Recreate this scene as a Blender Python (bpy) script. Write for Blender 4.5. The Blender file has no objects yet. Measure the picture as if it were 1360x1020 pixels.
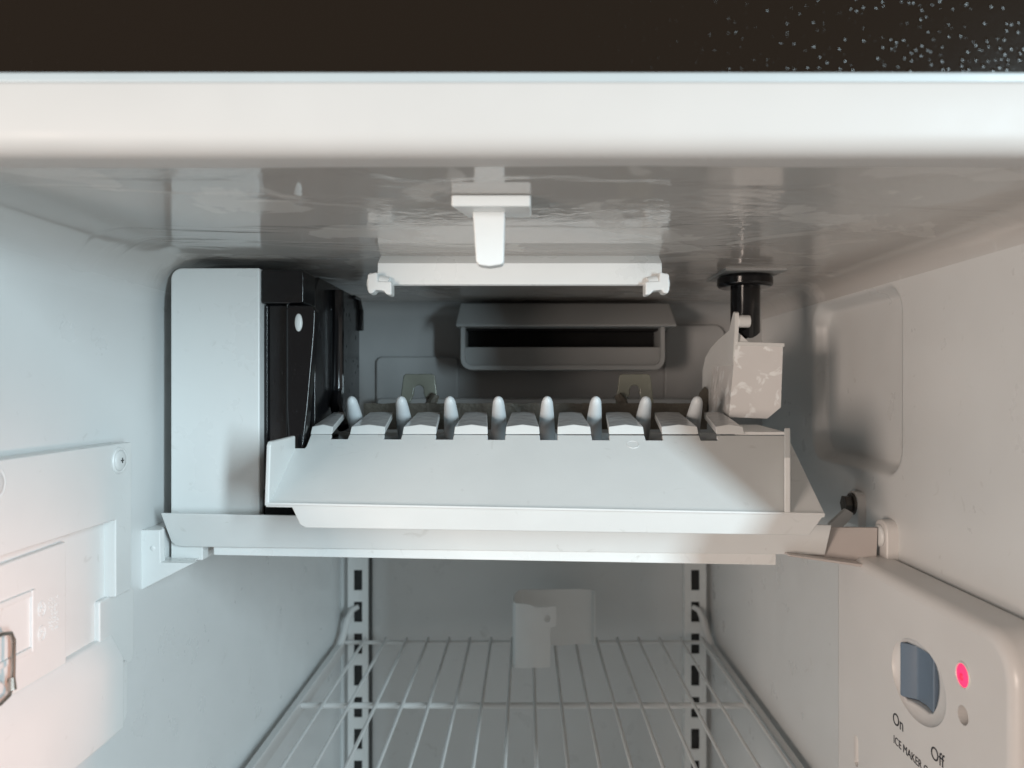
import bpy, bmesh, math, random
from mathutils import Vector, Matrix, noise

random.seed(7)
SC = bpy.context.scene
COL = SC.collection
R = math.radians

# ------------------------------------------------------------------ camera
# camera stands at the origin in front of the open freezer and looks along +Y (X right, Z up), metres
F = 1021.0                      # focal length in pixels of a 1360 px wide picture
cam_d = bpy.data.cameras.new('camera')
cam = bpy.data.objects.new('camera', cam_d); COL.objects.link(cam)
cam.location = (0, 0, 0); cam.rotation_euler = (R(90), 0, 0)
cam_d.sensor_width = 36.0; cam_d.lens = 36.0 * F / 1360.0
cam_d.shift_x = -20.0 / 1360.0; cam_d.shift_y = 5.0 / 1360.0
cam_d.clip_start = 0.01; cam_d.clip_end = 50
cam_d.dof.use_dof = True; cam_d.dof.focus_distance = 0.44; cam_d.dof.aperture_fstop = 10.0
SC.camera = cam

# ------------------------------------------------------------------ world and lamps
w = bpy.data.worlds.new('World'); SC.world = w; w.use_nodes = True
bg = w.node_tree.nodes['Background']
bg.inputs['Color'].default_value = (0.80, 0.72, 0.66, 1); bg.inputs['Strength'].default_value = 0.27

def area(name, loc, target, sx, sy, power, col):
    l = bpy.data.lights.new(name, 'AREA'); l.shape = 'RECTANGLE'; l.size = sx; l.size_y = sy
    l.energy = power; l.color = col
    o = bpy.data.objects.new(name, l); COL.objects.link(o); o.location = loc
    o.rotation_euler = (Vector(target) - Vector(loc)).to_track_quat('-Z', 'Y').to_euler()
    return o
area('window_light', (1.06, -1.06, 0.20), (-0.05, 0.45, -0.06), 0.15, 1.10, 40.0, (0.71, 0.905, 1.0))
area('room_lamp', (-1.00, -0.82, -0.12), (0.12, 0.42, -0.10), 0.36, 0.50, 17.0, (1.0, 0.83, 0.72))
def spot(name, loc, target, power, col, cone, blend, radius):
    l = bpy.data.lights.new(name, 'SPOT'); l.energy = power; l.color = col
    l.spot_size = R(cone); l.spot_blend = blend; l.shadow_soft_size = radius
    o = bpy.data.objects.new(name, l); COL.objects.link(o); o.location = loc
    o.rotation_euler = (Vector(target) - Vector(loc)).to_track_quat('-Z', 'Y').to_euler()
spot('fridge_lamp', (1.0, -0.01, -0.36), (-0.2177, 0.280, -0.130), 42.0, (1.0, 0.46, 0.31), 12, 1.0, 0.04)

SC.render.engine = 'CYCLES'
SC.cycles.caustics_reflective = False; SC.cycles.caustics_refractive = False; SC.cycles.blur_glossy = 1.0
vs = SC.view_settings
vs.view_transform = 'Standard'; vs.look = 'None'; vs.exposure = -0.08; vs.gamma = 1.0; vs.use_curve_mapping = False

# ------------------------------------------------------------------ materials
M = {}
def plastic(name, col, rough=0.35, bump=0.0, bscale=200.0, var=0.03, spec=0.5, metal=0.0, coat=0.0, rvar=0.08, sss=0.0, spots=False):
    m = bpy.data.materials.new(name); m.use_nodes = True
    nt = m.node_tree; b = nt.nodes['Principled BSDF']
    tc = nt.nodes.new('ShaderNodeTexCoord')
    n1 = nt.nodes.new('ShaderNodeTexNoise'); n1.inputs['Scale'].default_value = 35.0; n1.inputs['Detail'].default_value = 6
    nt.links.new(tc.outputs['Object'], n1.inputs['Vector'])
    mx = nt.nodes.new('ShaderNodeMix'); mx.data_type = 'RGBA'
    nt.links.new(n1.outputs['Fac'], mx.inputs['Factor'])
    mx.inputs['A'].default_value = tuple(max(0, c * (1 - var)) for c in col) + (1,)
    mx.inputs['B'].default_value = tuple(min(1, c * (1 + var)) for c in col) + (1,)
    if spots:    # dried water marks: sparse, small, slightly duller
        n3 = nt.nodes.new('ShaderNodeTexNoise'); n3.inputs['Scale'].default_value = 85.0; n3.inputs['Detail'].default_value = 7; n3.inputs['Distortion'].default_value = 1.2
        nt.links.new(tc.outputs['Object'], n3.inputs['Vector'])
        r3 = nt.nodes.new('ShaderNodeMapRange'); r3.inputs['From Min'].default_value = 0.66; r3.inputs['From Max'].default_value = 0.74; r3.inputs['To Max'].default_value = 0.5
        nt.links.new(n3.outputs['Fac'], r3.inputs['Value'])
        m3 = nt.nodes.new('ShaderNodeMix'); m3.data_type = 'RGBA'; m3.blend_type = 'MULTIPLY'; m3.inputs['B'].default_value = (0.80, 0.79, 0.77, 1)
        nt.links.new(r3.outputs['Result'], m3.inputs['Factor']); nt.links.new(mx.outputs['Result'], m3.inputs['A']); nt.links.new(m3.outputs['Result'], b.inputs['Base Color'])
    else: nt.links.new(mx.outputs['Result'], b.inputs['Base Color'])
    mr = nt.nodes.new('ShaderNodeMapRange'); mr.inputs['From Min'].default_value = 0.3; mr.inputs['From Max'].default_value = 0.7
    mr.inputs['To Min'].default_value = max(0.02, rough - rvar); mr.inputs['To Max'].default_value = rough + rvar
    nt.links.new(n1.outputs['Fac'], mr.inputs['Value']); nt.links.new(mr.outputs['Result'], b.inputs['Roughness'])
    b.inputs['Metallic'].default_value = metal
    b.inputs['Specular IOR Level'].default_value = spec
    b.inputs['Coat Weight'].default_value = coat
    b.inputs['Coat Roughness'].default_value = 0.08
    if sss:
        b.inputs['Subsurface Weight'].default_value = sss; b.inputs['Subsurface Radius'].default_value = (0.004, 0.004, 0.004)
    if bump:
        n2 = nt.nodes.new('ShaderNodeTexNoise'); n2.inputs['Scale'].default_value = bscale; n2.inputs['Detail'].default_value = 3
        nt.links.new(tc.outputs['Object'], n2.inputs['Vector'])
        bp = nt.nodes.new('ShaderNodeBump'); bp.inputs['Strength'].default_value = bump; bp.inputs['Distance'].default_value = 0.002
        nt.links.new(n2.outputs['Fac'], bp.inputs['Height']); nt.links.new(bp.outputs['Normal'], b.inputs['Normal'])
    M[name] = m
    return m

plastic('white', (0.70, 0.71, 0.70), 0.36, 0.07, 60, var=0.045, spots=True)
plastic('white_clean', (0.74, 0.75, 0.74), 0.30, 0.03, 40, spots=True)
plastic('edge_white', (0.46, 0.50, 0.51), 0.40, 0.02, 30)
plastic('trim_white', (0.57, 0.54, 0.515), 0.50, 0.02, 30, spec=0.3)
plastic('bright_white', (0.76, 0.77, 0.76), 0.35, 0.05, 80)
plastic('wall_white', (0.66, 0.67, 0.665), 0.34, 0.05, 28, spots=True)
plastic('duct_shaded', (0.40, 0.405, 0.405), 0.40, 0.06, 28)
plastic('back_white', (0.46, 0.465, 0.46), 0.40, 0.06, 28)
plastic('bracket_tan', (0.50, 0.455, 0.43), 0.42, 0.04, 80)
plastic('bracket_white', (0.66, 0.64, 0.62), 0.40, 0.04, 80)
plastic('vent_grey', (0.34, 0.35, 0.35), 0.42, 0.05, 80)
plastic('black', (0.006, 0.006, 0.007), 0.14, 0.02, 90, rvar=0.04)
plastic('black_wet', (0.010, 0.010, 0.011), 0.20, 0.05, 60, rvar=0.08)
plastic('cavity', (0.006, 0.006, 0.006), 0.8)
plastic('finger', (0.62, 0.66, 0.68), 0.42, 0.05, 200)
plastic('mold_metal', (0.09, 0.09, 0.088), 0.5, 0.25, 300, var=0.25, metal=0.5)
plastic('mold_rim', (0.10, 0.088, 0.070), 0.6, 0.5, 400, var=0.5)
plastic('clip', (0.20, 0.21, 0.175), 0.25, 0.15, 250, var=0.2, coat=0.3)
plastic('tongue_wet', (0.50, 0.50, 0.50), 0.16, 0.30, 160, var=0.10, rvar=0.1)
plastic('wire', (0.64, 0.64, 0.63), 0.40, 0.05, 200)
plastic('card', (0.76, 0.77, 0.76), 0.5, 0.05, 100)
plastic('steel', (0.42, 0.38, 0.34), 0.28, 0.05, 200, metal=1.0)
plastic('dark_bolt', (0.11, 0.10, 0.09), 0.32, 0.2, 300, metal=0.8)
plastic('screw_white', (0.68, 0.69, 0.68), 0.35)
plastic('slot_dark', (0.02, 0.02, 0.02), 0.7)
plastic('rocker', (0.13, 0.175, 0.23), 0.38, 0.04, 120)
plastic('ink', (0.025, 0.025, 0.03), 0.6)
plastic('gap_shade', (0.06, 0.062, 0.06), 0.6)

def wet_plastic(name, col, amp, dry=None):
    """glossy moulded plastic with a film of melt water: ripples, patches and drips"""
    m = bpy.data.materials.new(name); m.use_nodes = True
    nt = m.node_tree; b = nt.nodes['Principled BSDF']; N = nt.nodes.new; L = nt.links.new
    tc = N('ShaderNodeTexCoord')
    b.inputs['Base Color'].default_value = col + (1,)
    big = N('ShaderNodeTexNoise'); big.inputs['Scale'].default_value = 12; big.inputs['Detail'].default_value = 9; big.inputs['Distortion'].default_value = 0.5
    mp = N('ShaderNodeMapping'); mp.inputs['Scale'].default_value = (0.6, 1.6, 1.0)
    L(tc.outputs['Object'], mp.inputs['Vector']); L(mp.outputs['Vector'], big.inputs['Vector'])
    edge = N('ShaderNodeValToRGB'); edge.color_ramp.elements[0].position = 0.46; edge.color_ramp.elements[1].position = 0.52
    L(big.outputs['Fac'], edge.inputs['Fac'])
    rip = N('ShaderNodeTexNoise'); rip.inputs['Scale'].default_value = 110; rip.inputs['Detail'].default_value = 3; rip.inputs['Distortion'].default_value = 0.8
    mp2 = N('ShaderNodeMapping'); mp2.inputs['Scale'].default_value = (0.9, 1.4, 1.0)
    L(tc.outputs['Object'], mp2.inputs['Vector']); L(mp2.outputs['Vector'], rip.inputs['Vector'])
    # where ripples are strong
    msk = N('ShaderNodeTexNoise'); msk.inputs['Scale'].default_value = 9; msk.inputs['Detail'].default_value = 2
    L(mp.outputs['Vector'], msk.inputs['Vector'])
    mskr = N('ShaderNodeMapRange'); mskr.inputs['From Min'].default_value = 0.53; mskr.inputs['From Max'].default_value = 0.70
    L(msk.outputs['Fac'], mskr.inputs['Value'])
    mul = N('ShaderNodeMath'); mul.operation = 'MULTIPLY'; L(rip.outputs['Fac'], mul.inputs[0]); L(mskr.outputs['Result'], mul.inputs[1])
    ad = N('ShaderNodeMath'); ad.operation = 'MULTIPLY_ADD'; ad.inputs[1].default_value = 0.35; L(edge.outputs['Color'], ad.inputs[0]); L(mul.outputs['Value'], ad.inputs[2])
    bp = N('ShaderNodeBump'); bp.inputs['Strength'].default_value = amp; bp.inputs['Distance'].default_value = 0.0022
    L(ad.outputs['Value'], bp.inputs['Height']); L(bp.outputs['Normal'], b.inputs['Normal'])
    rr = N('ShaderNodeMapRange'); rr.inputs['To Min'].default_value = 0.03; rr.inputs['To Max'].default_value = 0.10
    L(edge.outputs['Color'], rr.inputs['Value']); L(rr.outputs['Result'], b.inputs['Roughness'])
    b.inputs['IOR'].default_value = 1.5
    if dry:      # patches where the film has frozen to a thin matt frost
        fn = N('ShaderNodeTexNoise'); fn.inputs['Scale'].default_value = 17; fn.inputs['Detail'].default_value = 9; fn.inputs['Distortion'].default_value = 0.9
        L(tc.outputs['Object'], fn.inputs['Vector'])
        fr_ = N('ShaderNodeValToRGB'); fr_.color_ramp.elements[0].position = 0.555; fr_.color_ramp.elements[1].position = 0.575
        L(fn.outputs['Fac'], fr_.inputs['Fac'])
    if dry:      # film thins towards the dry walls; the ceiling's painted shade fades with it
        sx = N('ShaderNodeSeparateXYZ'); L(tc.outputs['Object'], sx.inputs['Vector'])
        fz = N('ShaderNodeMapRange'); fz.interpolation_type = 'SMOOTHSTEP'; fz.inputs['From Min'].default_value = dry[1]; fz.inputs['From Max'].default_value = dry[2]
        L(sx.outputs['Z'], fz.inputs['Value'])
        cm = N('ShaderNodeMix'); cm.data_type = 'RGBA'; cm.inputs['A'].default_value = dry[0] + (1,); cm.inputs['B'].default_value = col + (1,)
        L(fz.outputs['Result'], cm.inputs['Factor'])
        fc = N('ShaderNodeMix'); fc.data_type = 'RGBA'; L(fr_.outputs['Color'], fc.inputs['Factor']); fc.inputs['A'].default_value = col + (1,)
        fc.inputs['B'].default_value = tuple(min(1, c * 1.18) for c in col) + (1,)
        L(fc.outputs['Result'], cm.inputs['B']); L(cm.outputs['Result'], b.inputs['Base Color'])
        rm = N('ShaderNodeMix'); rm.data_type = 'FLOAT'; rm.inputs['A'].default_value = 0.34
        fm = N('ShaderNodeMix'); fm.data_type = 'FLOAT'; fm.inputs['B'].default_value = 0.22
        L(fr_.outputs['Color'], fm.inputs['Factor']); L(rr.outputs['Result'], fm.inputs['A'])
        L(fz.outputs['Result'], rm.inputs['Factor']); L(fm.outputs['Result'], rm.inputs['B']); L(rm.outputs['Result'], b.inputs['Roughness'])
        sm = N('ShaderNodeMath'); sm.operation = 'MULTIPLY'; sm.inputs[1].default_value = amp; L(fz.outputs['Result'], sm.inputs[0]); L(sm.outputs['Value'], bp.inputs['Strength'])
    M[name] = m
wet_plastic('ceiling_wet_shaded', (0.48, 0.455, 0.43), 0.34, ((0.66, 0.67, 0.665), 0.0480, 0.0755))  # base colour darker than the walls: the ceiling's shade is painted in
wet_plastic('cup_wet', (0.60, 0.60, 0.59), 0.5)
def frost_patches(m):
    """patches of white ice frozen onto the cup"""
    nt = m.node_tree; b = nt.nodes['Principled BSDF']; N = nt.nodes.new; L = nt.links.new
    tc = N('ShaderNodeTexCoord'); n = N('ShaderNodeTexNoise'); n.inputs['Scale'].default_value = 100; n.inputs['Detail'].default_value = 6; n.inputs['Distortion'].default_value = 0.5
    L(tc.outputs['Object'], n.inputs['Vector'])
    r = N('ShaderNodeValToRGB'); r.color_ramp.elements[0].position = 0.55; r.color_ramp.elements[1].position = 0.62
    r.color_ramp.elements[0].color = (0.72, 0.71, 0.70, 1); r.color_ramp.elements[1].color = (0.90, 0.92, 0.92, 1)
    L(n.outputs['Fac'], r.inputs['Fac']); L(r.outputs['Color'], b.inputs['Base Color'])
frost_patches(M['cup_wet'])

def pebble(name):
    """dark brown textured enamel: low uneven relief with scattered tiny round grains"""
    m = bpy.data.materials.new(name); m.use_nodes = True
    nt = m.node_tree; b = nt.nodes['Principled BSDF']; N = nt.nodes.new; L = nt.links.new
    tc = N('ShaderNodeTexCoord')
    v = N('ShaderNodeTexVoronoi'); v.inputs['Scale'].default_value = 460; v.feature = 'F1'
    L(tc.outputs['Object'], v.inputs['Vector'])
    dome = N('ShaderNodeMapRange'); dome.interpolation_type = 'SMOOTHSTEP'
    dome.inputs['From Min'].default_value = 0.42; dome.inputs['From Max'].default_value = 0.0
    L(v.outputs['Distance'], dome.inputs['Value'])
    sep = N('ShaderNodeSeparateColor'); L(v.outputs['Color'], sep.inputs['Color'])
    pick = N('ShaderNodeMapRange'); pick.inputs['From Min'].default_value = 0.25; pick.inputs['From Max'].default_value = 0.95; L(sep.outputs['Red'], pick.inputs['Value'])
    mul = N('ShaderNodeMath'); mul.operation = 'MULTIPLY'; L(dome.outputs['Result'], mul.inputs[0]); L(pick.outputs['Result'], mul.inputs[1])
    nz = N('ShaderNodeTexNoise'); nz.inputs['Scale'].default_value = 90; nz.inputs['Detail'].default_value = 5; L(tc.outputs['Object'], nz.inputs['Vector'])
    ad = N('ShaderNodeMath'); ad.operation = 'MULTIPLY_ADD'; ad.inputs[1].default_value = 0.40; L(nz.outputs['Fac'], ad.inputs[0]); L(mul.outputs['Value'], ad.inputs[2])
    bp = N('ShaderNodeBump'); bp.inputs['Strength'].default_value = 0.25; bp.inputs['Distance'].default_value = 0.0010
    L(ad.outputs['Value'], bp.inputs['Height']); L(bp.outputs['Normal'], b.inputs['Normal'])
    b.inputs['Base Color'].default_value = (0.013, 0.0085, 0.0055, 1); b.inputs['Roughness'].default_value = 0.13
    b.inputs['Specular IOR Level'].default_value = 0.27
    M[name] = m
pebble('pebbled_black')

def water():
    """clear drops: mirror reflection by Fresnel over a see-through film"""
    m = bpy.data.materials.new('water'); m.use_nodes = True
    nt = m.node_tree; N = nt.nodes.new; L = nt.links.new
    nt.nodes.remove(nt.nodes['Principled BSDF'])
    t = N('ShaderNodeBsdfTransparent'); t.inputs['Color'].default_value = (0.95, 0.95, 0.95, 1)
    g = N('ShaderNodeBsdfGlossy'); g.inputs['Roughness'].default_value = 0.04
    f = N('ShaderNodeFresnel'); f.inputs['IOR'].default_value = 1.45
    mx = N('ShaderNodeMixShader'); L(f.outputs['Fac'], mx.inputs['Fac']); L(t.outputs['BSDF'], mx.inputs[1]); L(g.outputs['BSDF'], mx.inputs[2])
    L(mx.outputs['Shader'], nt.nodes['Material Output'].inputs['Surface'])
    M['water'] = m
water()

def emit(name, col, s):
    m = bpy.data.materials.new(name); m.use_nodes = True
    b = m.node_tree.nodes['Principled BSDF']
    b.inputs['Base Color'].default_value = (0.6, 0.05, 0.1, 1)
    b.inputs['Emission Color'].default_value = col + (1,); b.inputs['Emission Strength'].default_value = s
    M[name] = m
emit('led_red', (1.0, 0.02, 0.14), 1.15)
emit('led_core', (1.0, 0.0, 0.07), 0.75)

# ------------------------------------------------------------------ helpers
def S(d): return d / F
def X(px, d): return (px - 700.0) * d / F           # offset from the optical axis at depth d
def Z(py, d): return (515.0 - py) * d / F

def tag(o, label, cat, group=None):
    o['label'] = label; o['category'] = cat
    if group: o['group'] = group
    return o
def thing(name, loc, label, cat, group=None):
    o = bpy.data.objects.new(name, None); COL.objects.link(o); o.location = loc
    o.empty_display_size = 0.02
    return tag(o, label, cat, group)
def world_loc(o):
    v = Vector((0, 0, 0))
    while o is not None: v = v + o.location; o = o.parent
    return v
def obj(name, bm, mat, parent=None, bevel=0.0, smooth=True, seg=2, angle=35, origin=None):
    """links a bmesh given in world coordinates as one mesh object"""
    bmesh.ops.recalc_face_normals(bm, faces=bm.faces)
    base = world_loc(parent) if parent is not None else Vector((0, 0, 0))
    if origin is None:
        org = base
        if parent is None:
            org = Vector((0, 0, 0))
    else: org = Vector(origin)
    bmesh.ops.translate(bm, verts=bm.verts, vec=-org)
    me = bpy.data.meshes.new(name); bm.to_mesh(me); bm.free()
    o = bpy.data.objects.new(name, me); COL.objects.link(o)
    if parent is not None: o.parent = parent
    o.location = org - base
    me.materials.append(M[mat] if isinstance(mat, str) else mat)
    if smooth:
        for p in me.polygons: p.use_smooth = True
        me.set_sharp_from_angle(angle=R(angle))
    if bevel:
        b = o.modifiers.new('bevel', 'BEVEL'); b.width = bevel; b.segments = seg; b.limit_method = 'ANGLE'; b.angle_limit = R(30)
        b.harden_normals = True
    return o
def struct(name, bm, mat, **k):
    o = obj(name, bm, mat, **k); o['kind'] = 'structure'; return o
def cut(o, cutters):
    """cut openings into a part (the cutters are thrown away, the result is plain mesh)"""
    tmp = []
    base = world_loc(o)
    for bm in cutters:
        bmesh.ops.recalc_face_normals(bm, faces=bm.faces)
        me = bpy.data.meshes.new('c'); bm.to_mesh(me); bm.free()
        c = bpy.data.objects.new('c', me); COL.objects.link(c); tmp.append(c)
        md = o.modifiers.new('cut', 'BOOLEAN'); md.object = c; md.operation = 'DIFFERENCE'; md.solver = 'EXACT'
    bpy.context.view_layer.update()
    dg = bpy.context.evaluated_depsgraph_get()
    ev = o.evaluated_get(dg)
    new = bpy.data.meshes.new_from_object(ev)
    o.modifiers.clear(); old = o.data; o.data = new; new.name = old.name
    for p in new.polygons: p.use_smooth = True
    new.set_sharp_from_angle(angle=R(30))
    for c in tmp: bpy.data.objects.remove(c, do_unlink=True)
    wn = o.modifiers.new('wn', 'WEIGHTED_NORMAL'); wn.mode = 'FACE_AREA'; wn.weight = 100; wn.keep_sharp = True
    return o

def box(bm, x0, x1, y0, y1, z0, z1):
    v = [bm.verts.new((x, y, z)) for x in (x0, x1) for y in (y0, y1) for z in (z0, z1)]
    for f in ((0,1,3,2),(4,6,7,5),(0,4,5,1),(2,3,7,6),(0,2,6,4),(1,5,7,3)): bm.faces.new([v[i] for i in f])
    return v
def nbox(*a):
    bm = bmesh.new(); box(bm, *a); return bm
def hexa(pts):
    """8 corner points: four of one side in order, four of the other"""
    bm = bmesh.new(); v = [bm.verts.new(p) for p in pts]
    bm.faces.new(v[0:4]); bm.faces.new(v[4:8])
    for i in range(4):
        j = (i + 1) % 4; bm.faces.new((v[i], v[j], v[4+j], v[4+i]))
    return bm
def prism(poly, off, bm=None):
    """closed polygon of 3-D points pushed along off"""
    bm = bm or bmesh.new(); off = Vector(off)
    a = [bm.verts.new(p) for p in poly]; b = [bm.verts.new(Vector(p) + off) for p in poly]
    bm.faces.new(a); bm.faces.new(b[::-1])
    n = len(poly)
    for i in range(n):
        j = (i + 1) % n; bm.faces.new((a[i], b[i], b[j], a[j]))
    return bm
def tube(pts, r, n=10, bm=None, cap=True):
    bm = bm or bmesh.new(); pts = [Vector(p) for p in pts]; rings = []
    rs = r if isinstance(r, (list, tuple)) else [r] * len(pts)
    up = None
    for i, p in enumerate(pts):
        t = (pts[min(i+1, len(pts)-1)] - pts[max(i-1, 0)]).normalized()
        if up is None:
            up = t.orthogonal().normalized()
        else:
            up = (up - t * up.dot(t)).normalized()
        s = t.cross(up)
        rings.append([bm.verts.new(p + (up * math.cos(2*math.pi*k/n) + s * math.sin(2*math.pi*k/n)) * rs[i]) for k in range(n)])
    for a, b in zip(rings, rings[1:]):
        for k in range(n): bm.faces.new((a[k], a[(k+1)%n], b[(k+1)%n], b[k]))
    if cap:
        bm.faces.new(rings[0][::-1]); bm.faces.new(rings[-1])
    return bm
def rrect(a0, a1, b0, b1, r, n=6, corners=(1,1,1,1)):
    """rounded rectangle outline in 2-D: corner order a0b0, a1b0, a1b1, a0b1"""
    out = []
    for k, (cx, cy, st) in enumerate(((a0, b0, 180), (a1, b0, 270), (a1, b1, 0), (a0, b1, 90))):
        rr = r * corners[k]
        if rr == 0: out.append((cx, cy)); continue
        ox = cx + rr if cx == a0 else cx - rr; oy = cy + rr if cy == b0 else cy - rr
        for i in range(n + 1):
            t = R(st + 90 * i / n); out.append((ox + rr * math.cos(t), oy + rr * math.sin(t)))
    return out
def ellipsoid(c, r, n=24, m=12):
    bm = bmesh.new(); bmesh.ops.create_uvsphere(bm, u_segments=n, v_segments=m, radius=1.0)
    bmesh.ops.scale(bm, verts=bm.verts, vec=r); bmesh.ops.translate(bm, verts=bm.verts, vec=c); return bm
def cyl(p0, p1, r0, r1=None, n=24):
    return tube([p0, p1], [r0, r0 if r1 is None else r1], n)
def copy_part(o, parent, loc):
    c = o.copy(); COL.objects.link(c); c.parent = parent; c.location = loc; return c
def join_bm(bms):
    out = bmesh.new()
    for b in bms:
        me = bpy.data.meshes.new('t'); b.to_mesh(me); b.free(); out.from_mesh(me); bpy.data.meshes.remove(me)
    return out
def text_mesh(s, size, extrude, to_world, align='CENTER'):
    c = bpy.data.curves.new('t', 'FONT'); c.body = s; c.size = size; c.extrude = extrude; c.align_x = align; c.resolution_u = 4
    o = bpy.data.objects.new('t', c); COL.objects.link(o)
    bpy.context.view_layer.update()
    me = bpy.data.meshes.new_from_object(o.evaluated_get(bpy.context.evaluated_depsgraph_get()))
    bpy.data.objects.remove(o, do_unlink=True)
    bm = bmesh.new(); bm.from_mesh(me); bpy.data.meshes.remove(me)
    for v in bm.verts: v.co = Vector(to_world(v.co.x, v.co.y, v.co.z))
    return bm

# ------------------------------------------------------------------ the liner of the freezer
XL, XR, ZC, ZF = -0.2177, 0.214, 0.0761, -0.62
Y0, YB, YU = 0.262, 0.900, 0.700          # opening, lower back wall, upper back wall
RC = 0.028; RCR = 0.014                  # corner radii left and right
bm = bmesh.new()                           # ceiling with its two rounded corners
prof = [(XL + RC - RC * math.cos(R(90 * i / 12)), ZC - RC + RC * math.sin(R(90 * i / 12))) for i in range(13)]
prof += [(XL + RC + (XR - RCR - XL - RC) * i / 50, ZC) for i in range(1, 50)]
prof += [(XR - RCR + RCR * math.sin(R(90 * i / 12)), ZC - RCR + RCR * math.cos(R(90 * i / 12))) for i in range(13)]
ys = [Y0 + (YU + 0.005 - Y0) * k / 60 for k in range(61)]
rows = [[bm.verts.new((x, y, z + (0.00015 * noise.noise((x*14, y*14, 3)) if z == ZC else 0))) for x, z in prof] for y in ys]
for a, b in zip(rows, rows[1:]):
    for k in range(len(prof) - 1): bm.faces.new((a[k], a[k+1], b[k+1], b[k]))
struct('ceiling', bm, 'ceiling_wet_shaded', angle=60)

bm = bmesh.new()                           # left wall, a very slight waviness
ys = [Y0 + (YB - Y0) * k / 40 for k in range(41)]; zs = [ZF + (ZC - RC - ZF) * k / 40 for k in range(41)]
g = [[bm.verts.new((XL + (0.0008 * noise.noise((y*9, z*9, 1)) if 0 < j < 40 else 0), y, z)) for j, z in enumerate(zs)] for y in ys]
for a, b in zip(g, g[1:]):
    for k in range(len(a) - 1): bm.faces.new((a[k], a[k+1], b[k+1], b[k]))
struct('wall_left', bm, 'wall_white', angle=60)

def sstep(a, b, x):
    t = max(0, min(1, (x - a) / (b - a))); return t*t*(3 - 2*t)
def recess(y, z):                          # rounded rectangular pocket in the right wall
    cy, cz, hy, hz, r = 0.508, 0.0045, 0.066, 0.0535, 0.016
    qx, qz = abs(y - cy) - hy + r, abs(z - cz) - hz + r
    sd = math.hypot(max(qx, 0), max(qz, 0)) + min(max(qx, qz), 0) - r
    return 0.0105 * sstep(0.0035, -0.0035, sd)
def steps(pts):
    out = []
    for a, b, n in pts: out += [a + (b - a) * i / n for i in range(n)]
    return out + [pts[-1][1]]
bm = bmesh.new()
ys = steps([(Y0, 0.432, 12), (0.432, 0.454, 16), (0.454, 0.560, 18), (0.560, 0.584, 16), (0.584, YB, 14)])
zs = steps([(ZF, -0.06, 16), (-0.06, -0.034, 18), (-0.034, 0.044, 14), (0.044, ZC - RCR, 16)])
g = [[bm.verts.new((XR + recess(y, z), y, z)) for z in zs] for y in ys]
for a, b in zip(g, g[1:]):
    for k in range(len(a) - 1): bm.faces.new((a[k], a[k+1], b[k+1], b[k]))
struct('wall_right', bm, 'wall_white', angle=80)

bm = bmesh.new()                           # back wall: upper air-duct step, lower wall set farther back
prof = []
for i in range(9):
    t = R(90 - 90 * i / 8); prof.append((YU - 0.02 + 0.02 * math.cos(t), ZC - 0.02 + 0.02 * math.sin(t)))
prof += [(YU, 0.02), (YU, -0.05), (YU, -0.110)]
for i in range(1, 7):
    t = R(90 * i / 6); prof.append((YU + 0.015 - 0.015 * math.cos(t), -0.110 - 0.015 * math.sin(t)))
prof += [(YB - 0.015, -0.125)]
for i in range(1, 7):
    t = R(90 - 90 * i / 6); prof.append((YB - 0.015 + 0.015 * math.cos(t), -0.140 + 0.015 * math.sin(t)))
prof += [(YB, -0.3), (YB, ZF)]
xs = [XL + (XR - XL) * k / 12 for k in range(13)]
g = [[bm.verts.new((x, y, z)) for y, z in prof] for x in xs]
for a, b in zip(g, g[1:]):
    for k in range(len(prof) - 1): bm.faces.new((a[k], a[k+1], b[k+1], b[k]))
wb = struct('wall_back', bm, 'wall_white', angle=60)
wb.data.materials.append(M['duct_shaded'])               # the upper part's shade is put into a darker grey
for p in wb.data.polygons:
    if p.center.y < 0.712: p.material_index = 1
def back_part(name, pts2, y0, y1, mat='duct_shaded', bev=0.002):
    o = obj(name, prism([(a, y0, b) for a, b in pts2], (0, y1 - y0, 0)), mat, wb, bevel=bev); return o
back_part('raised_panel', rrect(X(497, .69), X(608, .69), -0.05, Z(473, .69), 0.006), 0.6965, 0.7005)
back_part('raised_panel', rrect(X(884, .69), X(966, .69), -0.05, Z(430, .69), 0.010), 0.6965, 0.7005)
back_part('ledge', rrect(X(500, .67), X(935, .67), Z(560, .67), Z(529, .67), 0.002, 2), 0.672, 0.7005)
struct('floor', nbox(XL, XR, Y0, YB, ZF - 0.01, ZF), 'wall_white')

# front rim round the opening and the dark cabinet above it
rim = thing('front_rim', (0, 0.25, ZC), 'glossy white rim across the top of the freezer opening', 'rim')
def rim_profile():
    p = []
    r = 0.0075
    y0, y1, z0, z1 = 0.2475, 0.2665, ZC, 0.0990
    p.append((y1, z0))
    for i in range(7):
        t = R(270 - 90 * i / 6); p.append((y0 + r + r * math.cos(t), z0 + r + r * math.sin(t) - 0.0003))
    p += [(y0, z1 - 0.0016), (y0 + 0.0002, z1 - 0.0009), (y0 + 0.0007, z1 - 0.0003), (y0 + 0.0016, z1)]
    p.append((y1, z1))
    return p
obj('top_trim', prism([(XL - 0.035, y, z) for y, z in rim_profile()], (XR - XL + 0.07, 0, 0)), 'trim_white', rim, angle=50)
obj('top_edge', nbox(XL - 0.035, XR + 0.035, 0.2503, 0.2664, 0.09905, 0.1031), 'edge_white', rim, bevel=0.0012, seg=3)
for nm, xa, xb in (('side_trim', XL - 0.032, XL - 0.0015), ('side_trim', XR + 0.0015, XR + 0.032)):
    obj(nm, nbox(xa, xb, 0.2485, 0.2660, ZF, ZC - 0.0005), 'trim_white', rim, bevel=0.006, seg=4)
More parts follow.
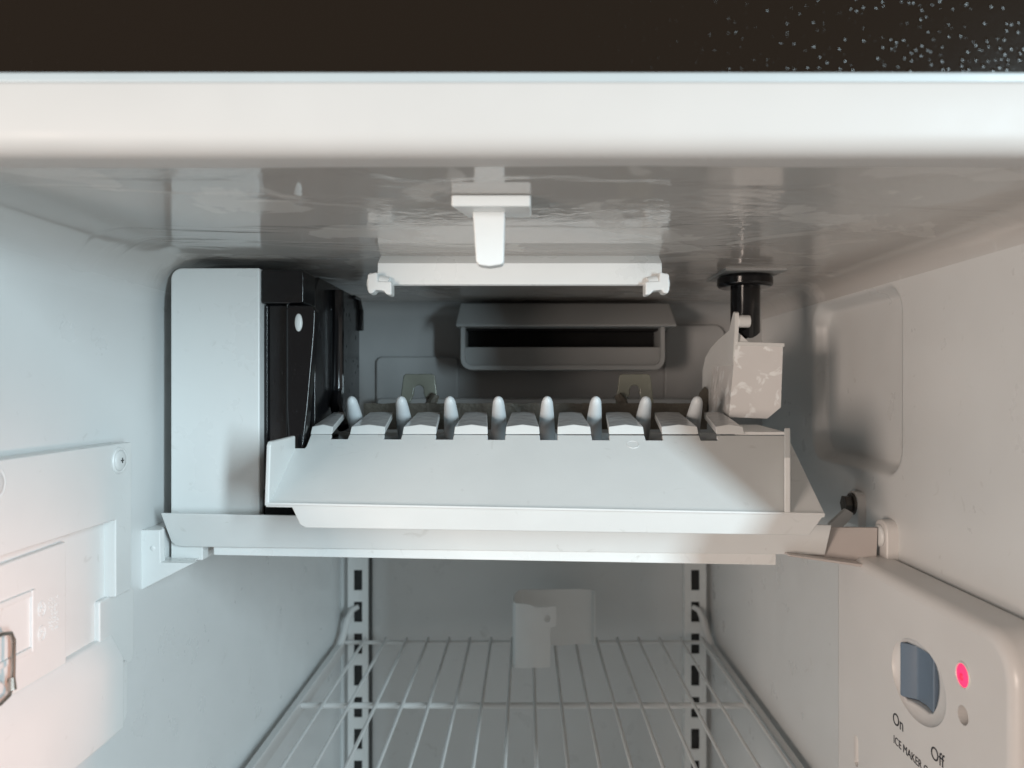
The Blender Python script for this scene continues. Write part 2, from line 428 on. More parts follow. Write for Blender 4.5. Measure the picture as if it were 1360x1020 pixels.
cab = thing('cabinet_top', (0, 0.26, 0.1), 'dark brown pebbled cabinet edge above the white rim', 'cabinet')
obj('cabinet_face', prism([(XL - 0.06, y, z) for y, z in
    [(0.262, 0.1034), (0.2566, 0.1034), (0.2564, 0.1037), (0.2650, 0.22), (0.271, 0.22)]], (XR - XL + 0.12, 0, 0)), 'pebbled_black', cab, smooth=False)

# ------------------------------------------------------------------ ice maker
ice = thing('ice_maker', (0, 0.45, -0.075), 'white and black automatic ice maker hanging across the freezer', 'ice maker')
o = obj('gearbox_cover', prism([(x, 0.449, z) for x, z in rrect(-0.2082, -0.1563, -0.0752, 0.0700, 0.0065, 6, (0.4, 0.15, 0.15, 1))], (0, 0.030, 0)), 'white_clean', ice, bevel=0.0025, seg=4)
hs = obj('gearbox_housing', join_bm([
    nbox(-0.2055, -0.1338, 0.4765, 0.603, -0.074, 0.0690)]), 'black_wet', ice, bevel=0.003, seg=3)
obj('housing_rim', nbox(-0.1560, -0.1420, 0.4580, 0.4770, -0.0760, 0.0500), 'black', ice, bevel=0.0015)
obj('housing_cap', prism([(x, 0.4512, z) for x, z in rrect(-0.1562, X(403, .4515), 0.0495, 0.0695, 0.0015, 3)], (0, 0.0255, 0)), 'black', ice, bevel=0.0012)
obj('housing_base', nbox(-0.1558, -0.1300, 0.4540, 0.4770, -0.0765, -0.0600), 'black', ice, bevel=0.001)
obj('rib', nbox(-0.15535, -0.15375, 0.4555, 0.4585, -0.060, 0.0490), 'black', ice, bevel=0.0006)
obj('rib', nbox(-0.14290, -0.14150, 0.4555, 0.4585, -0.060, 0.0520), 'black', ice, bevel=0.0006)
# side plate of the housing towards the mold
sp = [(0.4770, -0.062), (0.4770, 0.0620), (0.4860, 0.0700), (0.592, 0.0700), (0.598, 0.0690), (0.605, 0.0600), (0.605, 0.0450), (0.602, 0.0430), (0.602, -0.062)]
pl = obj('side_plate', prism([(-0.1345, y, z) for y, z in sp], (0.0033, 0, 0)), 'black_wet', ice, bevel=0.0010)
obj('edge_lip', prism([(-0.1312, y, z) for y, z in [(0.600, 0.0445), (0.600, 0.0600), (0.592, 0.0668), (0.575, 0.0668), (0.575, 0.0695), (0.593, 0.0695), (0.6045, 0.0602), (0.6045, 0.0445)]], (0.0030, 0, 0)), 'black', ice, bevel=0.0008)
rb = [(-0.1285, 0.521, 0.066), (-0.1285, 0.521, 0.0), (-0.1285, 0.5205, -0.004), (-0.1270, 0.512, -0.012), (-0.1225, 0.503, -0.020), (-0.119, 0.500, -0.026)]
obj('vertical_rib', tube(rb, 0.0042, 10), 'black', ice)
# lever arm in front of the housing
lv = [(381, 410), (384, 405.5), (415, 405.5), (420, 412), (419, 440), (410, 540), (403, 600), (401, 640), (391, 640), (384, 600), (381, 540)]
obj('lever_arm', prism([(X(a, .450), 0.4485, Z(b, .450)) for a, b in lv], (0, 0.009, 0)), 'black', ice, bevel=0.0014, seg=3)
bm = ellipsoid((X(397, .449), 0.4484, Z(428.5, .449)), (0.0023, 0.0013, 0.0053), 16, 8)
obj('pivot_pin', bm, 'screw_white', ice)

# mold: a half-round metal trough with dividers and a rough rear rim
cy, cz, r1, r2 = 0.511, -0.0330, 0.0455, 0.0425
mx0, mx1 = -0.1255, 0.1290
out = [(cy + r1 * math.cos(R(180 + 180*i/16)), cz + r1 * math.sin(R(180 + 180*i/16))) for i in range(17)]
inn = [(cy + r2 * math.cos(R(360 - 180*i/16)), cz + r2 * math.sin(R(360 - 180*i/16))) for i in range(17)]
mo = obj('mold', prism([(mx0, y, z) for y, z in out + inn], (mx1 - mx0, 0, 0)), 'mold_metal', ice, angle=50)
for xe in (mx0 - 0.002, mx1):
    obj('end_wall', prism([(xe, y, z) for y, z in out], (0.002, 0, 0)), 'mold_metal', mo)
gap_c = [X(p, .455) for p in (452.5, 522.5, 591, 659.5, 728.5, 797, 867.5, 940)]
din = [(cy + 0.0424 * math.cos(R(180 + 180*i/12)), cz + 0.0424 * math.sin(R(180 + 180*i/12))) for i in range(13)]
d0 = None
for i in range(7):
    xm = (gap_c[i] + gap_c[i+1]) / 2
    if d0 is None:
        d0 = obj('divider', prism([(xm - 0.001, y, z - 0.008) for y, z in din], (0.002, 0, 0)), 'mold_metal', mo, origin=(xm, cy, cz))
    else: copy_part(d0, mo, (xm, cy - 0.45, cz + 0.075))
bm = bmesh.new()                                             # rear rim, uneven with scale
top = []; n = 90
for i in range(n + 1):
    x = X(484, .556) + (X(938, .556) - X(484, .556)) * i / n
    top.append((x, 0.5535, -0.0112 + 0.0007 * noise.noise((x*120, 0, 0)) + 0.0004 * noise.noise((x*400, 5, 0))))
prism(top + [(top[-1][0], 0.5535, -0.030), (top[0][0], 0.5535, -0.030)], (0, 0.005, 0), bm)
obj('rear_rim', bm, 'mold_rim', ice)
# the ejector with its eight fingers
obj('ejector_shaft', cyl((mx0, 0.517, -0.0360), (mx1, 0.517, -0.0360), 0.0060, n=20), 'finger', ice)
f0 = None
def finger_bm(x):
    a, b = Vector((x, 0.5080, -0.0345)), Vector((x, 0.4815, -0.0068))
    pts, rs = [], []
    for t, r in ((0, .0062), (.25, .0058), (.55, .0050), (.8, .0042), (.92, .0037), (.98, .0029), (1.02, .0015), (1.03, .0003)):
        pts.append(a.lerp(b, t)); rs.append(r)
    bm = tube(pts, rs, 16)
    c = Vector((x, 0, 0))
    for v in bm.verts: v.co.x = x + (v.co.x - x) * 0.95
    return bm
for x in gap_c:
    if f0 is None: f0 = obj('finger', finger_bm(x), 'finger', ice, angle=70, origin=(x, 0.517, -0.03))
    else: copy_part(f0, ice, Vector((x, 0.517, -0.03)) - ice.location)
# mounting clips behind the mold
def clip_bm(px):
    d = 0.572
    P = [(-27, 548), (-20.5, 500), (-18, 496.5), (19, 496.5), (21.5, 500), (27, 548), (13.5, 548), (13.5, 540), (6.5, 523)]
    for i in range(7):
        t = R(180 * i / 6); P.append((6.5 * math.cos(t), 518 - 6.5 * math.sin(t)))
    P += [(-6.5, 523), (-13.5, 540), (-13.5, 548)]
    return prism([(X(px + a, d), d, Z(b, d)) for a, b in P], (0, 0.0035, 0))
obj('mount_clip', clip_bm(556), 'clip', ice, bevel=0.0009, seg=3)
obj('mount_clip', clip_bm(843), 'clip', ice, bevel=0.0009, seg=3)
def spring(px, sgn):
    d = 0.569
    return tube([(X(px + sgn*23, d), d, Z(524, d)), (X(px + sgn*17, d), d, Z(534, d)), (X(px + sgn*11, d), d, Z(545, d))], [0.003, 0.004, 0.003], 8)
obj('clip_foot', spring(556, 1), 'mold_rim', ice)
obj('clip_foot', spring(843, -1), 'mold_rim', ice)
obj('thermostat_clip', prism([(X(a, .560), 0.5600, Z(b, .560)) for a, b in [(926, 548), (930, 522), (937, 513), (941, 518), (944, 548)]], (0, 0.004, 0)), 'mold_rim', ice, bevel=0.0006)

# front guard: sloping plate with a notched upper edge
D1, D2 = 0.398, 0.455
XA, XB = -0.1357, 0.1545
def crease_z(x): return -0.0602 - 0.0055 * (x - XA) / (XB - XA)
def panel_pt(x, v):                       # v = 0 at the crease, 1 at the upper edge
    zc = crease_z(x); zt = -0.0274 - 0.0008 * (x - XA) / (XB - XA)
    return Vector((x, D1 + (D2 - D1) * v, zc + (zt - zc) * v))
outl = [(XA, 0.0), (XA, 0.78), (X(405, .443), 0.78), (X(408, .446), 0.81), (X(413, .455), 1.0)]
for gx in gap_c:
    outl += [(gx - 0.0052, 1.0), (gx - 0.0050, 0.925), (gx + 0.0050, 0.925), (gx + 0.0052, 1.0)]
outl += [(XB - 0.0005, 1.0), (XB, 0.0)]
nrm = Vector((0, 0.033, 0.057)).normalized()
guard = obj('front_guard', prism([panel_pt(a, b) for a, b in outl], Vector((0, 0.5, -0.86)) * 0.0022), 'white', ice, bevel=0.0005, angle=25)
lip = [(X(385, D1), 0), (XB, 0), (X(1080, .400), 1), (X(402, .400), 1), (X(395, .400), 0.86)]
def lip_pt(x, t): return Vector((x, D1 - 0.0004 + 0.0075 * t, crease_z(x) + 0.0008 - 0.0142 * t + (0.0012 * t * (x - XA) / (XB - XA))))
obj('guard_lip', prism([lip_pt(a, b) for a, b in lip], (0, 0.0024, 0)), 'white', guard, bevel=0.0006)
# a slim raised bead along the crease
obj('crease_bead', tube([panel_pt(XA + 0.001, 0) + Vector((0, -0.0006, 0.0004)), panel_pt(XB - 0.001, 0) + Vector((0, -0.0006, 0.0004))], 0.0007, 8), 'white', guard)
# end walls of the guard
def gusset(x0, x1, pts): return prism([(x0, y, z) for y, z in pts], (x1 - x0, 0, 0))
zc = crease_z(XA)
obj('end_wall', gusset(XA, XA + 0.0024, [(D1 - 0.0012, zc - 0.0010), (D1 + 0.0020, zc + 0.0305), (D1 + 0.0040, zc + 0.0322), (0.4425, zc + 0.0326), (0.4425, zc + 0.0230)]), 'white', guard, bevel=0.0008, seg=3)
xr = 0.1332; zc = crease_z(xr)             # the right one is a thin upright fin that runs outwards to the back
def fin_pt(y, z): return Vector((xr * y / D1, y, z))
fin = [fin_pt(D1 - 0.0006, zc + 0.0003), fin_pt(D1 + 0.0006, zc + 0.0290), fin_pt(0.4200, zc + 0.0432), fin_pt(0.4235, zc + 0.0432), fin_pt(D2 - 0.001, zc + 0.0372)]
obj('end_wall', prism(fin, (0.0032, 0, 0)), 'white', guard, bevel=0.0006)
# a moulding mark on the sloping face
mk = panel_pt(0.0615, 0.86)
tdir = (panel_pt(0.0615, 1) - panel_pt(0.0615, 0)).normalized()
obj('mould_mark', tube([mk + Vector((1, 0, 0)) * 0.0034 * math.cos(2*math.pi*k/24) + tdir * 0.0034 * math.sin(2*math.pi*k/24) for k in range(25)], 0.00022, 6), 'white', guard)
# top plate at the right end
obj('end_plate', hexa([(X(975, .458), 0.4570, -0.0282), (XB - 0.001, 0.4570, -0.0282), (XB - 0.001, 0.4570, -0.0262), (X(975, .458), 0.4570, -0.0262),
                       (X(975, .49), 0.4920, -0.0262), (XB - 0.007, 0.4920, -0.0262), (XB - 0.007, 0.4920, -0.0235), (X(975, .49), 0.4920, -0.0235)]), 'white', guard, bevel=0.0004)
# nine tongues between the slots
edges = [(-0.1285, gap_c[0] - 0.0052)] + [(gap_c[i] + 0.0052, gap_c[i+1] - 0.0052) for i in range(7)] + [(gap_c[7] + 0.0052, 0.1290)]
for k, (a, b) in enumerate(edges):
    m_ = (a + b) / 2; bm = bmesh.new()
    yf, yb_ = 0.4555, 0.499
    zf, zt, zb_ = -0.0276, -0.0232, -0.0160
    fr = [(a, yf, zf), (a + .0003, yf + .003, zt), (m_, yf + .0045, zt + .0012), (b - .0003, yf + .003, zt), (b, yf, zf)]
    bk = [(a + .0028, yb_, zb_ - .004), (a + .0028, yb_, zb_), (m_, yb_, zb_ + .0004), (b - .0028, yb_, zb_), (b - .0028, yb_, zb_ - .004)]
    va = [bm.verts.new(p) for p in fr]; vb = [bm.verts.new(p) for p in bk]
    bm.faces.new(va); bm.faces.new(vb[::-1])
    for i in range(5): j = (i+1) % 5; bm.faces.new((va[i], vb[i], vb[j], va[j]))
    bmesh.ops.recalc_face_normals(bm, faces=bm.faces)
    o = obj('tongue', bm, 'white', guard, bevel=0.0004, angle=20)
    o.data.materials.append(M['tongue_wet'])
    for p in o.data.polygons:
        if p.normal.z > 0.8: p.material_index = 1

# water fill cup at the right end of the mold
def cupz(py, d): return Z(py, d)
side = [(0.4885, 0.0450), (0.4892, 0.0476), (0.4915, 0.0486), (0.4940, 0.0474), (0.503, 0.0375), (0.530, 0.0335), (0.554, 0.0285), (0.570, 0.0225), (0.579, 0.0130), (0.580, 0.0), (0.570, -0.0130), (0.559, -0.0175), (0.512, -0.0195), (0.4995, -0.0195)]
cup = obj('fill_cup', prism([(0.1322, y, z) for y, z in side], (0.0026, 0, 0)), 'white', ice)
df = 0.492
front = [(X(977, df), Z(455, df)), (X(1040, df), Z(457, df)), (X(1037, df), Z(541, df)), (X(1019, df), Z(556, df)), (X(968, df), Z(554, df))]
bm = bmesh.new()
top_f = [Vector((x, df + 0.0115 * (1 if k >= 3 else 0) * 0.0, z)) for k, (x, z) in enumerate(front)]
inner = 0.0016
fb = prism(top_f, (0, 0.056, 0))
bk = obj('bucket', fb, 'cup_wet', cup, angle=25)
ic = [(front[0][0] + inner, front[0][1] + 0.01), (front[1][0] - inner, front[1][1] + 0.01), (front[2][0] - inner, front[2][1]), (front[3][0] - 0.001, front[3][1] + inner), (front[4][0] + inner, front[4][1] + inner)]
cut(bk, [prism([(x, df + inner, z) for x, z in ic], (0, 0.056 - 2*inner, 0))])
obj('bucket_rim', prism([(x, df - 0.0009, z) for x, z in [(front[0][0], front[0][1] - 0.0018), (front[1][0] + 0.0008, front[1][1] - 0.0018), (front[1][0] + 0.0008, front[1][1] + 0.0006), (front[0][0], front[0][1] + 0.0006)]], (0, 0.0022, 0)), 'white', cup, bevel=0.0004)
obj('pin', cyl((0.1345, 0.4920, 0.0425), (0.1425, 0.4920, 0.0425), 0.0040), 'white', cup, bevel=0.0006)
obj('brace', prism([(0.1350, 0.4930, 0.0360), (0.1350, 0.4930, 0.0290), (0.1425, 0.4930, 0.0290)], (0, 0.002, 0)), 'white', cup)

# ------------------------------------------------------------------ black fill tube at the ceiling
TX = 0.0045
ft = thing('fill_tube', (0.142, 0.508, ZC), 'black water fill tube hanging from the ceiling above the white cup', 'tube')
obj('gasket', nbox(X(963, .49), X(1044, .49), 0.488, 0.540, ZC - 0.0016, ZC + 0.0005), 'vent_grey', ft, bevel=0.0004)
obj('flange', prism([(TX + 0.1405 + 0.0180 * math.cos(2*math.pi*k/28), 0.512 + 0.019 * math.sin(2*math.pi*k/28), ZC - 0.0017) for k in range(28)], (0, 0, -0.0080)), 'black', ft, bevel=0.0025, seg=3)
tb = []
for a in range(24):
    t = 2*math.pi*a/24
    tb.append((TX + 0.1407 + 0.0096 * math.cos(t), 0.5115 + 0.0098 * math.sin(t)))
bm = bmesh.new()
up = [bm.verts.new((x, y, ZC - 0.009)) for x, y in tb]
lo = [bm.verts.new((x, y, 0.0315 + 0.62 * abs(x - TX - 0.1415) + 0.0)) for x, y in tb]
bm.faces.new(up); bm.faces.new(lo[::-1])
for i in range(24): j = (i+1) % 24; bm.faces.new((up[i], up[j], lo[j], lo[i]))
obj('tube', bm, 'black', ft, bevel=0.0004)

# ------------------------------------------------------------------ support tray under the ice maker
tray = thing('support_tray', (0, 0.445, -0.1), 'long white tray with slanted front below the ice maker', 'tray')
def tz(x, z): return z - 0.0068 * (x + 0.2075) / 0.38
fp = [(X(213, .436), -0.0712, .436), (X(1105, .436), -0.0712, .436), (X(1096, .446), -0.0903, .446), (X(240, .446), -0.0922, .446), (X(232, .446), -0.0914, .446), (X(227, .446), -0.0890, .446)]
obj('front_panel', prism([(x, d, tz(x, z)) for x, z, d in fp], (0, 0.0024, 0)), 'white', tray, bevel=0.0006)
def strip(x0, x1, zt, zb, y0, y1):
    return hexa([(x0, y0, tz(x0, zb)), (x1, y0, tz(x1, zb)), (x1, y0, tz(x1, zt)), (x0, y0, tz(x0, zt)), (x0, y1, tz(x0, zb)), (x1, y1, tz(x1, zb)), (x1, y1, tz(x1, zt)), (x0, y1, tz(x0, zt))])
obj('bottom_flange', strip(X(286, .452), X(1029, .452), -0.0872, -0.0974, .4488, .590), 'white_clean', tray, bevel=0.0008)
obj('end_block', strip(X(228, .450), X(270, .450), -0.0900, -0.1005, .4490, .500), 'white_clean', tray, bevel=0.0006)
obj('rear_panel', strip(-0.19, 0.16, -0.079, -0.0930, .588, .5905), 'white', tray, bevel=0.0005)

lb = thing('wall_bracket', (XL, 0.44, -0.1), 'white triangular bracket on the left wall under the tray end', 'bracket')
d = 0.4345
P = [(186, 704), (212, 704), (213, 747), (257, 748), (187, 784)]
obj('gusset', prism([(max(X(a, d), XL - 0.001), d, Z(b, d)) for a, b in P], (0, 0.006, 0)), 'white_clean', lb, bevel=0.0006)
obj('arm', nbox(XL - 0.001, X(211, .44), 0.4405, 0.560, -0.1000, Z(704.5, d)), 'white_clean', lb, bevel=0.0006)
obj('ledge', prism([(XL - 0.001, 0.4405, Z(783, d)), (X(250, d), 0.4405, Z(750, d)), (X(250, d), 0.4405, Z(748.5, d)), (XL - 0.001, 0.4405, Z(748.5, d))], (0, 0.06, 0)), 'white_clean', lb, bevel=0.0004)
obj('stud', ellipsoid((X(203, d), d, Z(728, d)), (0.0015, 0.0009, 0.0015), 12, 8), 'white_clean', lb)

rbk = thing('support_bracket', (0.19, 0.445, -0.09), 'pinkish white flat bracket joining the tray end to the right wall', 'bracket')
d = 0.4475
obj('plate', prism([(X(a, d), d, Z(b, d)) for a, b in [(1060, 700), (1166, 701), (1164, 752), (1060, 741)]], (0, 0.003, 0)), 'bracket_tan', rbk, bevel=0.0004)
obj('lower_lip', hexa([(X(1046, .44), .438, Z(738, .44)), (X(1163, .44), .438, Z(755, .44)), (X(1163, .44), .438, Z(751, .44)), (X(1046, .44), .438, Z(735.5, .44)),
                       (X(1046, .44), .4480, Z(738, .44)), (X(1163, .44), .4480, Z(755, .44)), (X(1163, .44), .4480, Z(751, .44)), (X(1046, .44), .4480, Z(735.5, .44))]), 'bracket_tan', rbk, bevel=0.0004)

bb = thing('bolt_bracket', (XR, 0.485, -0.07), 'small white lug with dark hex bolt on right wall behind the tray', 'bracket')
o = prism([(0.2090, y, z) for y, z in rrect(0.4855, 0.503, -0.088, -0.0665, 0.006, 5, (0, 0, 1, 1))], (0.008, 0, 0))
obj('lug', o, 'bracket_white', bb, bevel=0.0008)
hx = [(0.0056 * math.cos(R(60*k)), 0.0056 * math.sin(R(60*k))) for k in range(6)]
obj('washer', cyl((0.2092, 0.4935, -0.0745), (0.2075, 0.4935, -0.0745), 0.0070), 'dark_bolt', bb)
obj('hex_bolt', prism([(0.2076, 0.4935 + a, -0.0745 + b) for a, b in hx], (-0.0048, 0, 0)), 'dark_bolt', bb, bevel=0.0005)
obj('strut', prism([(X(a, .482), 0.482, Z(b, .482)) for a, b in [(1102, 696), (1114, 685), (1124, 676), (1134, 682), (1130, 690), (1118, 702), (1102, 704)]], (0, 0.004, 0)), 'bracket_white', bb, bevel=0.0006)

# ------------------------------------------------------------------ control box on the right wall
cb = thing('control_box', (XR, 0.38, -0.2), 'white control box with blue-grey rocker switch and red light on right wall', 'control box')
FX = 0.190
def cp(px, py): dd = FX * F / (px - 700.0); return dd, Z(py, dd)      # point on the face of the box
outl = rrect(0.300, 0.474, -0.300, -0.0985, 0.020, 8, (1, 1, 0.35, 1))
body = obj('housing', prism([(FX, y, z) for y, z in outl], (XR + 0.001 - FX, 0, 0)), 'bracket_white', cb, bevel=0.0055, seg=4)
sy, sz = 0.3745, -0.1430
hy, hz = cp(1279, 950)
slot_y, slot_z = cp(1137, 997)
cutters = [ellipsoid((FX - 0.001, sy, sz), (0.0085, 0.0265, 0.0195), 40, 24),
           prism([(FX - 0.002, sy - 0.0060 + a, sz + b) for a, b in rrect(0.0, 0.0240, -0.0140, 0.0140, 0.003, 3)], (0.016, 0, 0)),
           cyl((FX - 0.002, hy, hz), (FX + 0.012, hy, hz), 0.0042),
           prism([(FX - 0.001, slot_y + a, slot_z + b) for a, b in rrect(-0.0030, 0.0030, -0.009, 0.009, 0.0028, 5)], (0.005, 0, 0))]
body.data.update()
cut(body, cutters)
rk = [(FX - 0.0002, sy + 0.0172), (FX + 0.0120, sy + 0.0172), (FX + 0.0130, sy - 0.0055), (FX + 0.0050, sy - 0.0055), (FX + 0.0066, sy + 0.0040), (FX + 0.0058, sy + 0.0105), (FX + 0.0006, sy + 0.0150)]
obj('rocker', prism([(x, y, sz - 0.0137) for x, y in rk], (0, 0, 0.0274)), 'rocker', cb, bevel=0.0008, seg=3)
obj('hole_shade', cyl((FX + 0.0085, hy, hz), (FX + 0.0115, hy, hz), 0.0040), 'slot_dark', cb)  # dark disc at the bottom, paints the shade inside the hole
ly, lz = cp(1279, 897)
obj('indicator_light', ellipsoid((FX + 0.0004, ly, lz), (0.0016, 0.0050, 0.0052), 24, 12), 'led_red', cb)
obj('light_core', ellipsoid((FX - 0.0006, ly - 0.0006, lz - 0.0004), (0.0012, 0.0016, 0.0019), 16, 8), 'led_core', cb)
obj('bezel', tube([(FX - 0.0001, ly + 0.0053 * math.cos(2*math.pi*k/24), lz + 0.0055 * math.sin(2*math.pi*k/24)) for k in range(25)], 0.0005, 6), 'bracket_white', cb)
def on_face(y0, z0): return lambda u, v, ww: (FX - 0.00012 - ww, y0 - u, z0 + v)
ty, tz_ = cp(1193, 966); obj('lettering', text_mesh('On', 0.0088, 0.00008, on_face(ty, tz_)), 'ink', cb, smooth=False)
ty, tz_ = cp(1245, 1013); obj('lettering', text_mesh('Off', 0.0088, 0.00008, on_face(ty, tz_)), 'ink', cb, smooth=False)
ty, tz_ = cp(1245, 1022); obj('lettering', text_mesh('ICE MAKER CONTROL', 0.0058, 0.00008, on_face(0.3985, -0.1838), 'LEFT'), 'ink', cb, smooth=False)
# mounting lug with its screw
lg = obj('lug', prism([(FX + 0.0170, y, z) for y, z in rrect(0.4425, 0.4590, -0.1120, -0.0772, 0.0075, 6, (0, 0, 1, 1))], (XR + 0.001 - FX - 0.0170, 0, 0)), 'bracket_white', cb, bevel=0.0012, seg=3)
def screw(parent, c, r, nx):
    """pan-head cross screw, axis along X, facing nx"""
    c = Vector(c)
    prof = [(0, r), (0.16*r, r), (0.27*r, 0.88*r), (0.32*r, 0.5*r), (0.33*r, 0.02*r)]
    s = obj('screw', tube([c + Vector((nx*a, 0, 0)) for a, b in prof], [b for a, b in prof], 28), 'screw_white', parent, angle=50)
    bm = bmesh.new(); k = c.x + nx*0.327*r
    box(bm, k - 0.0002, k + 0.0002, c.y - 0.26*r, c.y + 0.26*r, c.z - 0.055*r, c.z + 0.055*r)
    obj('cross_slot', bm, 'slot_dark', s, smooth=False)
    bm = bmesh.new()
    box(bm, k - 0.00025, k + 0.00025, c.y - 0.055*r, c.y + 0.055*r, c.z - 0.26*r, c.z + 0.26*r)
    obj('cross_slot', bm, 'slot_dark', s, smooth=False)
    return s
screw(lg, (FX + 0.0168, 0.4510, -0.0866), 0.0064, -1)

# ------------------------------------------------------------------ moulded cover on the left wall
cv = thing('wall_cover', (XL, 0.34, -0.1), 'white moulded cover plate with screws and wire loop on the left wall', 'cover')
B = XL - 0.001
def lpl(name, xf, poly, mat='white', bev=0.0010, parent=cv, xb=B):
    return obj(name, prism([(xb, y, z) for y, z in poly], (xf - xb, 0, 0)), mat, parent, bevel=bev, seg=3)
lpl('upper_band', -0.2078, [(0.268, -0.0285), (0.268, -0.0668), (0.3885, -0.0668), (0.3885, -0.1060), (0.4040, -0.1060), (0.4040, -0.0285)], bev=0.0008)
lpl('back_plate', -0.2138, [(0.268, -0.0660), (0.268, -0.1450), (0.3890, -0.1450), (0.3890, -0.0660)], bev=0.0003)
pn = lpl('inner_panel', -0.2112, [(0.268, -0.0720), (0.268, -0.1300), (0.3525, -0.1300), (0.3525, -0.0705)], bev=0.0008)
tab = lpl('tab', -0.2112, rrect(0.3800, 0.4135, -0.1465, -0.1058, 0.0050, 6, (0.3, 1, 1, 0.3)), bev=0.0010)
prof = [(B, -0.1235), (-0.2112, -0.1255), (-0.2050, -0.1372), (-0.2050, -0.1735), (B, -0.1735)]
obj('lower_block', prism([(x, 0.268, z) for x, z in prof], (0, 0.1235, 0)), 'white', cv, bevel=0.0014, seg=3)
obj('side_block', prism([(B, y, z) for y, z in rrect(0.3850, 0.3965, -0.1715, -0.1400, 0.006, 5, (0, 1, 0.3, 0))], (-0.2058 - B, 0, 0)), 'white', cv, bevel=0.001)
sy_, sz_ = 0.2098 * F / (700 - 157), 0
screw(cv, (-0.2078, 0.3915, -0.0370), 0.0052, 1)
obj('screw_collar', tube([(-0.2076, 0.3915 + 0.0060 * math.cos(2*math.pi*k/32), -0.0370 + 0.0060 * math.sin(2*math.pi*k/32)) for k in range(33)], 0.0009, 8), 'white', cv)
screw(cv, (-0.2078, 0.2980, -0.0375), 0.0060, 1)
obj('screw_collar', tube([(-0.2076, 0.2980 + 0.0069 * math.cos(2*math.pi*k/32), -0.0375 + 0.0069 * math.sin(2*math.pi*k/32)) for k in range(33)], 0.0009, 8), 'white', cv)
# raised frame on the inner panel, embossed marks, groove lines, wire loop
fx = -0.2112
fr = obj('raised_frame', join_bm([nbox(fx - 0.0005, fx + 0.0012, 0.3265, 0.3290, -0.1125, -0.0860), nbox(fx - 0.0005, fx + 0.0012, 0.268, 0.3264, -0.1125, -0.1100), nbox(fx - 0.0005, fx + 0.0012, 0.268, 0.3264, -0.0885, -0.0860)]), 'white', pn, bevel=0.0005)
def ring(y, z, r, t=0.00028): return tube([(fx + 0.0001, y + r * math.cos(2*math.pi*k/20), z + 1.25 * r * math.sin(2*math.pi*k/20)) for k in range(21)], t, 6)
for zc_ in (-0.0962, -0.1068):
    bms = [ring(0.3345, zc_, 0.0025)]
    bms += [tube([(fx + 0.0001, 0.3330, zc_ - 0.001), (fx + 0.0001, 0.3345, zc_ + 0.0016), (fx + 0.0001, 0.3358, zc_ - 0.0012)], 0.00025, 6), tube([(fx + 0.0001, 0.3327, zc_ + 0.0006), (fx + 0.0001, 0.3362, zc_ - 0.0003)], 0.00025, 6)]
    obj('embossed_mark', join_bm(bms), 'white', pn)
bms = []
for col in range(4):                         # four rows of tiny worn raised characters running down the panel
    y = 0.3400 + 0.0019 * col
    z = -0.0935 - 0.0004 * random.random()
    for k in range(9):
        if random.random() < 0.12: z -= 0.0017; continue
        a, b = random.uniform(-.0005, .0005), random.uniform(-.0006, .0006)
        bms.append(tube([(fx + 0.0001, y - 0.0006, z + a), (fx + 0.0001, y + 0.0006, z + b)], 0.00018, 5))
        bms.append(tube([(fx + 0.0001, y + a, z - 0.0005), (fx + 0.0001, y + b, z + 0.0005)], 0.00018, 5))
        z -= 0.0017
obj('embossed_characters', join_bm(bms), 'white', pn)
q = -0.2060
wl = [(q, 0.2860, -0.0935), (q, 0.2960, -0.0938), (q, 0.3010, -0.0950), (q, 0.3028, -0.0985), (q, 0.3026, -0.1100), (q, 0.3022, -0.1155), (q, 0.3000, -0.1195), (q, 0.2950, -0.1208), (q, 0.2860, -0.1210)]
wl = [(x_, y_ + 0.0056, z_ - 0.0028) for x_, y_, z_ in wl]
wire_o = obj('wire_loop', tube(wl, 0.00085, 10), 'steel', cv)
obj('boss', cyl((-0.2135, 0.3030, -0.1215), (-0.2085, 0.3030, -0.1215), 0.0062, 0.0052), 'white', cv, bevel=0.0008)
obj('wire_end', cyl((q - 0.0005, 0.3079, -0.1160), (q, 0.3074, -0.1208), 0.0014, 0.0018, 10), 'steel', cv)

# ------------------------------------------------------------------ things on the ceiling
ls = thing('light_switch', (0, 0.32, ZC), 'small white T-shaped switch with hanging lever on the ceiling', 'switch')
zb = 0.0712
obj('base_plate', hexa([(X(599, .302), .3020, zb), (X(705, .302), .3020, zb), (X(705, .302), .3020, ZC - .0002), (X(599, .302), .3020, ZC - .0002),
                        (X(612, .302) , .3360, zb + .0032), (X(705, .302) + .0005, .3360, zb + .0032), (X(705, .302) + .0005, .3360, ZC + .0006), (X(612, .302), .3360, ZC + .0006)]), 'bright_white', ls, bevel=0.0008)
d = 0.318
obj('lever', prism([(X(a, d), d, Z(b, d)) for a, b in [(627, 268), (671, 268), (669, 348), (666, 351), (650, 353.5), (636, 351.5), (632, 347)]], (0, 0.008, 0)), 'bright_white', ls, bevel=0.0016, seg=3)

